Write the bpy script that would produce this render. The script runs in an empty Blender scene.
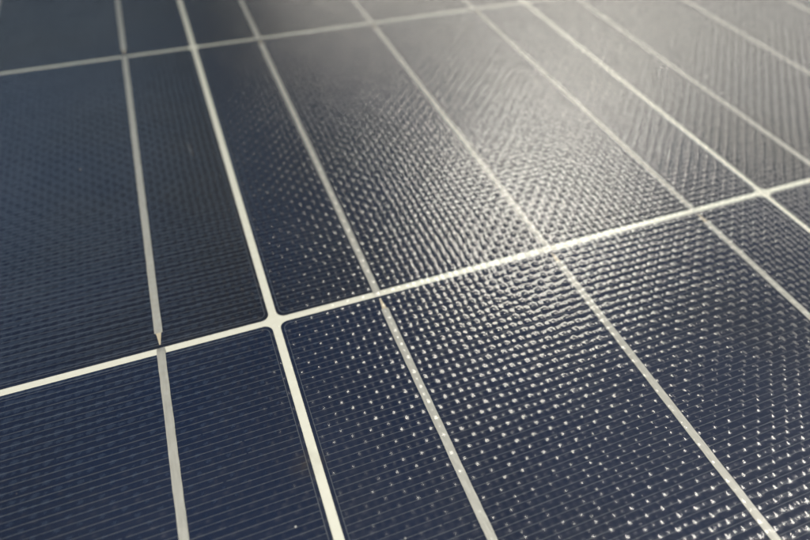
import bpy, math, random
from mathutils import Matrix, Vector
random.seed(7)
S = bpy.context.scene
COL = S.collection
MM = 0.001

# ------------------------------------------------------------------ camera
# all panel coordinates are millimetres from the crossing of two cell gaps; BASE_Z is the height of the cell faces
BASE_Z = 31.0
cd = bpy.data.cameras.new('camera'); cam = bpy.data.objects.new('camera', cd); COL.objects.link(cam)
R = ((0.93420159, 0.23824848, -0.26552786), (-0.35584975, 0.67504256, -0.64628824), (0.02526542, 0.69825153, 0.7154065))
cam.matrix_world = Matrix(((*R[0], -6.5211 * MM), (*R[1], -101.62 * MM), (*R[2], (118.861 + BASE_Z) * MM), (0, 0, 0, 1)))
cd.sensor_width = 36.0
cd.lens = 36.0 * 602.17 / 810.0
cd.clip_start = 0.002; cd.clip_end = 50.0
cd.dof.use_dof = True
cd.dof.focus_distance = 0.135
cd.dof.aperture_fstop = 10.0
S.camera = cam

# ------------------------------------------------------------------ world, lamps, exposure
W = bpy.data.worlds.new('World'); S.world = W; W.use_nodes = True
bg = W.node_tree.nodes['Background']
bg.inputs['Color'].default_value = (0.36, 0.68, 1.0, 1); bg.inputs['Strength'].default_value = 0.09
S.view_settings.view_transform = 'Standard'; S.view_settings.look = 'None'
S.view_settings.gamma = 1.0; S.view_settings.use_curve_mapping = False
S.view_settings.exposure = 0.0
S.cycles.use_denoising = True
S.cycles.use_adaptive_sampling = False
S.cycles.denoising_input_passes = 'RGB_ALBEDO'
S.cycles.max_bounces = 8; S.cycles.transparent_max_bounces = 12
S.cycles.caustics_reflective = False

def lamp(name, at, direction, dist, w, h, radiance, colour, shape='RECTANGLE'):
    d = Vector(direction).normalized()
    ld = bpy.data.lights.new(name, 'AREA'); ld.shape = shape
    ld.size = w; ld.size_y = h
    a = w * h * (math.pi / 4 if shape == 'ELLIPSE' else 1)
    ld.energy = radiance * math.pi * a; ld.color = colour
    o = bpy.data.objects.new(name, ld); COL.objects.link(o)
    o.location = Vector((at[0] * MM, at[1] * MM, BASE_Z * MM)) + d * dist
    o.rotation_euler = d.to_track_quat('Z', 'Y').to_euler()
    return o
def aim(el, az): e, z = math.radians(el), math.radians(az); return (math.cos(e) * math.cos(z), math.cos(e) * math.sin(z), math.sin(e))
lamp('ceiling_or_fill_lamp', (70, 20), aim(41, 52), 1.2, .44, .31, 16.5, (1, .95, .83), 'ELLIPSE')
lamp('window_or_fill_light', (190, 110), aim(25, 40), 1.3, 2.4, .36, 3.2, (1, .94, .82))
lamp('window_or_fill_light', (-60, 120), aim(36, 113), 1.4, 1.1, .62, .58, (.62, .80, 1))  # added bluish light for sheen and weave on the left cells; no known window
lamp('ceiling_or_fill_lamp', (84, -92), aim(53, -10), 1.2, .34, .32, 24, (1, .95, .86), 'ELLIPSE')
lamp('ceiling_or_fill_lamp', (0, 0), aim(52, 250), 1.3, 1.0, 1.0, 18, (1, .96, .88))  # added fill behind the camera, brightens gaps and cells; not a known fixture

# ------------------------------------------------------------------ helpers
class NT:
    def __init__(s, name):
        s.m = bpy.data.materials.new(name); s.m.use_nodes = True
        s.t = s.m.node_tree; s.t.nodes.clear()
    def n(s, kind, ins=None, **props):
        x = s.t.nodes.new(kind)
        for k, v in props.items(): setattr(x, k, v)
        for k, v in (ins or {}).items():
            if hasattr(v, 'is_output') or isinstance(v, bpy.types.NodeSocket): s.t.links.new(v, x.inputs[k])
            else: x.inputs[k].default_value = v
        return x
    def math(s, op, a, b=0.0, c=0.0):
        x = s.n('ShaderNodeMath', {0: a, 1: b, 2: c}, operation=op); return x.outputs[0]
    def mix(s, f, a, b):
        x = s.n('ShaderNodeMix', {'Factor': f}, data_type='RGBA')
        for k, v in ((6, a), (7, b)):
            if isinstance(v, bpy.types.NodeSocket): s.t.links.new(v, x.inputs[k])
            else: x.inputs[k].default_value = v
        return x.outputs[2]
    def mixs(s, f, a, b):
        x = s.n('ShaderNodeMixShader', {0: f}); s.t.links.new(a, x.inputs[1]); s.t.links.new(b, x.inputs[2]); return x.outputs[0]
    def ramp(s, f, a, b):
        return s.n('ShaderNodeMapRange', {0: f, 1: a, 2: b, 3: 0.0, 4: 1.0}, clamp=True).outputs[0]
    def out(s, sh): s.n('ShaderNodeOutputMaterial', {'Surface': sh}); return s.m
    def mm(s):
        c = s.n('ShaderNodeTexCoord').outputs['Object']
        return s.n('ShaderNodeVectorMath', {0: c, 'Scale': 1000.0}, operation='SCALE').outputs[0]

def rgb(*c): return (*c, 1)

# ------------------------------------------------------------------ materials
def mat_backsheet():
    k = NT('backsheet_cream'); p = k.mm()
    nz = k.n('ShaderNodeTexNoise', {'Vector': p, 'Scale': .35, 'Detail': 6.0}).outputs[0]
    col = k.mix(nz, rgb(.74, .73, .64), rgb(.81, .80, .71))
    b = k.n('ShaderNodeBsdfPrincipled', {'Base Color': col, 'Roughness': .55})
    return k.out(b.outputs[0])

def mat_cell():
    k = NT('silicon_blue'); p = k.mm()
    rnd = k.n('ShaderNodeObjectInfo').outputs['Random']
    off = k.n('ShaderNodeVectorMath', {0: p, 1: k.n('ShaderNodeCombineXYZ', {0: k.math('MULTIPLY', rnd, 731.0), 1: k.math('MULTIPLY', rnd, 377.0)}).outputs[0]}, operation='ADD').outputs[0]
    vor = k.n('ShaderNodeTexVoronoi', {'Vector': off, 'Scale': .085, 'Randomness': 1.0})
    warp = k.n('ShaderNodeTexNoise', {'Vector': off, 'Scale': .016, 'Detail': 3.0}).outputs[0]
    fine = k.n('ShaderNodeTexNoise', {'Vector': off, 'Scale': .9, 'Detail': 4.0}).outputs[0]
    oc = k.n('ShaderNodeSeparateColor', {0: k.n('ShaderNodeObjectInfo').outputs['Color']})
    hue = k.ramp(k.math('ADD', warp, k.math('MULTIPLY', k.math('SUBTRACT', vor.outputs['Color'], .5), .10)), .42, .80)
    # coating thickness drifts from cell to cell (red) and across a cell (green)
    drift = k.math('MULTIPLY', oc.outputs[1], k.ramp(k.n('ShaderNodeSeparateXYZ', {0: p}).outputs[0], 10.0, 66.0))
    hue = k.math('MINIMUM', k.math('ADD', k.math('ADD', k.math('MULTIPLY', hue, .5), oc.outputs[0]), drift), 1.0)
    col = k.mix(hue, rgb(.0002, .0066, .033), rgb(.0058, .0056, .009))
    col = k.mix(k.math('MULTIPLY', fine, .35), col, rgb(.0006, .0085, .035))
    b = k.n('ShaderNodeBsdfPrincipled', {'Base Color': col, 'Roughness': .5, 'Specular IOR Level': .15})
    return k.out(b.outputs[0])

def mat_print():
    k = NT('silver_print'); p = k.mm()
    nz = k.n('ShaderNodeTexNoise', {'Vector': p, 'Scale': .8, 'Detail': 5.0}).outputs[0]
    col = k.mix(nz, rgb(.035, .045, .063), rgb(.10, .11, .13))
    b = k.n('ShaderNodeBsdfPrincipled', {'Base Color': col, 'Metallic': .0, 'Roughness': .5})
    return k.out(b.outputs[0])

def mat_ribbon():
    k = NT('tinned_ribbon'); p = k.mm()
    st = k.n('ShaderNodeVectorMath', {0: p, 1: (1.4, .22, 1.0)}, operation='MULTIPLY').outputs[0]
    nz = k.n('ShaderNodeTexNoise', {'Vector': st, 'Scale': .9, 'Detail': 6.0, 'Roughness': .55}).outputs[0]
    lo = k.n('ShaderNodeTexNoise', {'Vector': p, 'Scale': .12, 'Detail': 3.0}).outputs[0]
    col = k.mix(nz, rgb(.52, .52, .49), rgb(.95, .94, .89))
    col = k.mix(k.math('MULTIPLY', lo, .4), col, rgb(.55, .50, .40))
    bp = k.n('ShaderNodeBump', {'Height': nz, 'Strength': 1.0, 'Distance': .0004})
    b = k.n('ShaderNodeBsdfPrincipled', {'Base Color': col, 'Metallic': .45, 'Roughness': .40, 'Normal': bp.outputs[0]})
    return k.out(b.outputs[0])

def mat_tip():
    k = NT('busbar_print')
    b = k.n('ShaderNodeBsdfPrincipled', {'Base Color': rgb(.66, .57, .42), 'Metallic': .2, 'Roughness': .45})
    return k.out(b.outputs[0])

def mat_glass():
    k = NT('stippled_solar_glass'); p = k.mm()
    # slight wander of the rolled lattice
    wn = k.n('ShaderNodeTexNoise', {'Vector': p, 'Scale': .12, 'Detail': 2.0}).outputs['Color']
    wv = k.n('ShaderNodeVectorMath', {0: wn, 1: (.5, .5, .5)}, operation='SUBTRACT').outputs[0]
    q = k.n('ShaderNodeVectorMath', {0: wv, 1: (.9, .9, 0), 2: p}, operation='MULTIPLY_ADD').outputs[0]
    sx = k.n('ShaderNodeSeparateXYZ', {0: q})
    KX, KY = 2 * math.pi / 4.07, 2 * math.pi / 4.36
    px, py = k.math('MULTIPLY', sx.outputs[0], KX), k.math('MULTIPLY', sx.outputs[1], KY)
    cx, cy, sn_x, sn_y = k.math('COSINE', px), k.math('COSINE', py), k.math('SINE', px), k.math('SINE', py)
    # relief = cosine bells on interleaved lattices (large ones, and small ones between them); its exact slopes give the normal
    gx = gy = 0.0
    for a, b, n, h in ((1, 1, 2.2, .195), (-1, -1, 2.2, .195), (1, -1, 2.7, .11), (-1, 1, 2.7, .11)):
        u, v = k.math('MULTIPLY_ADD', cx, .5 * a, .5), k.math('MULTIPLY_ADD', cy, .5 * b, .5)
        pw = k.math('MULTIPLY', k.math('POWER', k.math('MULTIPLY', u, v), n - 1), n * h)
        gx = k.math('MULTIPLY_ADD', k.math('MULTIPLY', pw, v), k.math('MULTIPLY', sn_x, -.5 * a * KX), gx)
        gy = k.math('MULTIPLY_ADD', k.math('MULTIPLY', pw, u), k.math('MULTIPLY', sn_y, -.5 * b * KY), gy)
    amp = k.n('ShaderNodeTexNoise', {'Vector': p, 'Scale': .13, 'Detail': 3.0, 'Roughness': .65}).outputs[0]
    amp = k.math('MULTIPLY_ADD', amp, .8, .6)
    rough = k.n('ShaderNodeTexNoise', {'Vector': p, 'Scale': .45, 'Detail': 2.0, 'Roughness': .5}).outputs['Color']
    rv = k.n('ShaderNodeVectorMath', {0: k.n('ShaderNodeVectorMath', {0: rough, 1: (.5, .5, .5)}, operation='SUBTRACT').outputs[0], 1: (.14, .14, 0)}, operation='MULTIPLY').outputs[0]
    gv = k.n('ShaderNodeCombineXYZ', {0: k.math('MULTIPLY', gx, amp), 1: k.math('MULTIPLY', gy, amp)}).outputs[0]
    gv = k.n('ShaderNodeVectorMath', {0: gv, 1: rv}, operation='ADD').outputs[0]
    nrm = k.n('ShaderNodeVectorMath', {0: k.n('ShaderNodeVectorMath', {0: (0, 0, 1), 1: gv}, operation='SUBTRACT').outputs[0]}, operation='NORMALIZE').outputs[0]
    fr = k.n('ShaderNodeFresnel', {'IOR': 1.6}).outputs[0]
    g1 = k.n('ShaderNodeBsdfGlossy', {'Color': rgb(1, 1, 1), 'Roughness': .17, 'Normal': nrm}).outputs[0]
    g2 = k.n('ShaderNodeBsdfGlossy', {'Color': rgb(1, 1, 1), 'Roughness': .4, 'Normal': nrm}).outputs[0]
    gl = k.mixs(.25, g1, g2)
    tr = k.n('ShaderNodeBsdfTransparent', {'Color': rgb(.97, .98, .97)}).outputs[0]
    body = k.mixs(fr, tr, gl)
    # thin film of dust, with a few sharper specks
    sp = k.n('ShaderNodeTexVoronoi', {'Vector': p, 'Scale': .16}, feature='F1')
    keep = k.math('GREATER_THAN', k.n('ShaderNodeSeparateColor', {0: sp.outputs['Color']}).outputs[0], .80)
    speck = k.math('MULTIPLY', keep, k.math('SUBTRACT', 1.0, k.ramp(sp.outputs['Distance'], .015, .04)))
    film = k.n('ShaderNodeTexNoise', {'Vector': p, 'Scale': .045, 'Detail': 7.0, 'Roughness': .62}).outputs[0]
    dust = k.math('ADD', k.math('MULTIPLY_ADD', k.ramp(film, .35, .75), .004, .001), k.math('MULTIPLY', speck, .35))
    df = k.n('ShaderNodeBsdfDiffuse', {'Color': rgb(.75, .74, .70)}).outputs[0]
    # brown smudge across the gap, and one short scuff mark
    def near(x, y, rx, ry, rot=0.0):
        v = k.n('ShaderNodeMapping', {'Vector': p, 'Location': (x, y, 0), 'Rotation': (0, 0, rot), 'Scale': (rx, ry, 1e9)}, vector_type='TEXTURE').outputs[0]
        v2 = k.n('ShaderNodeVectorMath', {0: v, 1: (1, 1, 0)}, operation='MULTIPLY').outputs[0]
        return k.math('SUBTRACT', 1.0, k.ramp(k.n('ShaderNodeVectorMath', {0: v2}, operation='LENGTH').outputs[1], .1, 1.0))
    blot = k.n('ShaderNodeTexNoise', {'Vector': p, 'Scale': .6, 'Detail': 4.0}).outputs[0]
    sm = k.math('MULTIPLY', near(-1.6, -41.5, 4.5, 4.0), k.math('MULTIPLY', k.ramp(blot, .3, .7), .17))
    sc = k.math('MULTIPLY', near(-10.5, 79.0, .5, 6.0, .1), .03)
    brown = k.n('ShaderNodeBsdfDiffuse', {'Color': rgb(.075, .055, .022)}).outputs[0]
    return k.out(k.mixs(sm, k.mixs(k.math('ADD', dust, sc), body, df), brown))

def mat_clear():
    k = NT('encapsulant_clear')
    return k.out(k.n('ShaderNodeBsdfTransparent', {'Color': rgb(1, 1, 1)}).outputs[0])

def mat_alu():
    k = NT('anodised_aluminium')
    return k.out(k.n('ShaderNodeBsdfPrincipled', {'Base Color': rgb(.62, .62, .62), 'Metallic': .9, 'Roughness': .38}).outputs[0])

M_back, M_cell, M_print, M_rib, M_tip, M_glass, M_clear, M_alu = (f() for f in (mat_backsheet, mat_cell, mat_print, mat_ribbon, mat_tip, mat_glass, mat_clear, mat_alu))

# ------------------------------------------------------------------ mesh building (millimetres in, metres out)
class MB:
    def __init__(s): s.v = []; s.f = []; s.mi = []
    def add(s, vs, fs, mi=0):
        o = len(s.v); s.v += vs; s.f += [tuple(i + o for i in f) for f in fs]; s.mi += [mi] * len(fs)
    def box(s, x0, x1, y0, y1, z0, z1, mi=0):
        s.add([(x0, y0, z0), (x1, y0, z0), (x1, y1, z0), (x0, y1, z0), (x0, y0, z1), (x1, y0, z1), (x1, y1, z1), (x0, y1, z1)],
              [(3, 2, 1, 0), (4, 5, 6, 7), (0, 1, 5, 4), (1, 2, 6, 5), (2, 3, 7, 6), (3, 0, 4, 7)], mi)
    def prism(s, pts, z0, z1, mi=0):
        n = len(pts)
        s.add([(x, y, z0) for x, y in pts] + [(x, y, z1) for x, y in pts],
              [tuple(range(n - 1, -1, -1)), tuple(range(n, 2 * n))] + [(i, (i + 1) % n, n + (i + 1) % n, n + i) for i in range(n)], mi)
    def ring(s, a, b, z0, z1):
        n = len(a)
        s.add([(x, y, z0) for x, y in a] + [(x, y, z0) for x, y in b] + [(x, y, z1) for x, y in a] + [(x, y, z1) for x, y in b],
              [f for i in range(n) for j in ((i + 1) % n,) for f in ((2*n+i, 2*n+j, 3*n+j, 3*n+i), (i, j, 2*n+j, 2*n+i), (n+j, n+i, 3*n+i, 3*n+j), (n+i, n+j, j, i))])
    def mesh(s, name, *mats):
        me = bpy.data.meshes.new(name)
        me.from_pydata([(x * MM, y * MM, z * MM) for x, y, z in s.v], [], s.f)
        for m in mats: me.materials.append(m)
        if len(mats) > 1: me.polygons.foreach_set('material_index', s.mi)
        me.update(); return me
def put(name, me, parent, loc=(0, 0, 0)):
    o = bpy.data.objects.new(name, me); COL.objects.link(o); o.parent = parent
    o.location = Vector(loc) * MM; return o

def rrect(h, r, n=6, k=None):
    pts = []
    for cx, cy, a0 in ((h - r, h - r, 0), (-h + r, h - r, 90), (-h + r, -h + r, 180), (h - r, -h + r, 270)):
        for i in range(n + 1):
            a = math.radians(a0 + 90 * i / n); pts.append((cx + r * math.cos(a), cy + r * math.sin(a)))
    return pts

# ------------------------------------------------------------------ the panel
CELL, GAP = 157.15, 2.05
P = CELL + GAP
HC = CELL / 2
NX0, NX1, NY0, NY1 = -2, 3, -2, 2                 # gap lines that bound the block of cells
X0, X1, Y0, Y1 = NX0 * P - 14, NX1 * P + 14, NY0 * P - 20, NY1 * P + 20 + P

panel = bpy.data.objects.new('solar_panel', None); COL.objects.link(panel)
panel.empty_display_size = .05
panel['label'] = 'blue polycrystalline solar panel under stippled glass, with cream gaps and silver busbar ribbons'
panel['category'] = 'solar panel'

b = MB(); b.box(X0, X1, Y0, Y1, BASE_Z - 1.2, BASE_Z - .35); put('backsheet', b.mesh('backsheet', M_back), panel)

# cover glass: closed sheet, relief on its upper face
b = MB(); b.box(X0, X1, Y0, Y1, BASE_Z + .5, BASE_Z + 2.6, 1)
b.mi[1] = 0
put('glass_cover', b.mesh('glass_cover', M_glass, M_clear), panel)

# aluminium frame: four rails round the laminate, mitred by butting
for (x0, x1, y0, y1) in ((X0 - 11, X0 + 8, Y0 - 11, Y1 + 11), (X1 - 8, X1 + 11, Y0 - 11, Y1 + 11), (X0 + 8, X1 - 8, Y0 - 11, Y0 + 8), (X0 + 8, X1 - 8, Y1 - 8, Y1 + 11)):
    f = MB(); f.box(x0, x1, y0, y1, BASE_Z + 2.7, BASE_Z + 4.2)
    ox0, ox1 = (x0, x0 + 2) if x0 < X0 and x1 < X0 + 9 else ((x1 - 2, x1) if x1 > X1 else (x0, x1))
    oy0, oy1 = (y0, y1) if (x1 - x0) < 20 else ((y0, y0 + 2) if y0 < Y0 else (y1 - 2, y1))
    f.box(ox0, ox1, oy0, oy1, 0, BASE_Z + 2.7)
    put('frame_rail', f.mesh('frame_rail', M_alu), panel)

# one cell of each string direction, then copies
b = MB(); b.prism(rrect(HC, 2.0), -.2, 0); ME_cell = b.mesh('solar_cell', M_cell)
b = MB()
NF = 100; pit = (CELL - 3.2) / (NF - 1)
for i in range(NF):
    y = -HC + 1.6 + i * pit
    xe = HC - .92 if 0 < i < NF - 1 else HC - 2.6
    x = -xe
    while x < xe - .5:                       # printed lines break here and there and change a little in width
        x2 = min(xe, x + random.uniform(9, 60)); hw = random.uniform(.050, .072)
        b.box(x, x2, y - hw, y + hw, .003, .018)
        x = x2 + (random.uniform(.15, .7) if random.random() < .3 else 0)
b.ring(rrect(HC - .75, 1.6), rrect(HC - .92, 1.5), .003, .021)
ME_fing = b.mesh('finger_grid', M_print)

def ribbon_mesh():
    # runs along +y from 5 mm inside the far edge, then out over the near edge and down into the gap; slightly uneven edges
    m = MB(); w = .97; n = 60
    ys = [HC - 4.6 - i * (CELL - 4.6 + .2) / n for i in range(n + 1)]
    rows = []
    for y in ys:
        j = random.uniform(-.04, .04); t = random.uniform(-.012, .012)
        z = .19 + t
        rows.append((y, w + random.uniform(-.03, .03), j, z))
    rows += [(-HC - .8, w, 0, .12), (-HC - 1.5, w * .98, 0, -.12), (-HC - 2.1, w * .97, 0, -.33)]
    v = []; f = []
    for y, ww, j, z in rows:
        v += [(j - ww, y, z - .17), (j - ww, y, z - .05), (j - ww + .10, y, z), (j + ww - .10, y, z), (j + ww, y, z - .05), (j + ww, y, z - .17)]
    for i in range(len(rows) - 1):
        o = i * 6
        for k in range(5): f.append((o + k, o + 6 + k, o + 7 + k, o + 1 + k))
    f += [(0, 1, 2, 3, 4, 5), tuple(range(len(v) - 1, len(v) - 7, -1))]
    m.add(v, f); return m.mesh('ribbon', M_rib)
ME_rib = [ribbon_mesh() for _ in range(4)]
b = MB(); b.prism([(-.62, HC - 4.62), (.62, HC - 4.62), (.16, HC - .8), (-.16, HC - .8)], .023, .045); ME_tip = b.mesh('busbar_tip', M_tip)

k = 0
for ix in range(NX0, NX1):
    up = (ix % 2 == 0)                 # strings alternate: ribbons leave a cell over its near or its far edge
    for iy in range(NY0, NY1 + 1):
        cx, cy = (ix + .5) * P, (iy + .5) * P
        c = put('solar_cell', ME_cell, panel, (cx, cy, BASE_Z))
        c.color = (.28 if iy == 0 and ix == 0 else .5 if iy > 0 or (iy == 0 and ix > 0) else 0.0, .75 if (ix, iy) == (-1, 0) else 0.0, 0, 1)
        g = put('finger_grid', ME_fing, c); g['kind'] = 'stuff'
        for bx in (-52, 0, 52):
            r = put('ribbon', ME_rib[k % 4], c, (bx, 0, 0)); t = put('busbar_tip', ME_tip, c, (bx, 0, 0)); k += 1
            if not up: r.rotation_euler.z = t.rotation_euler.z = math.pi
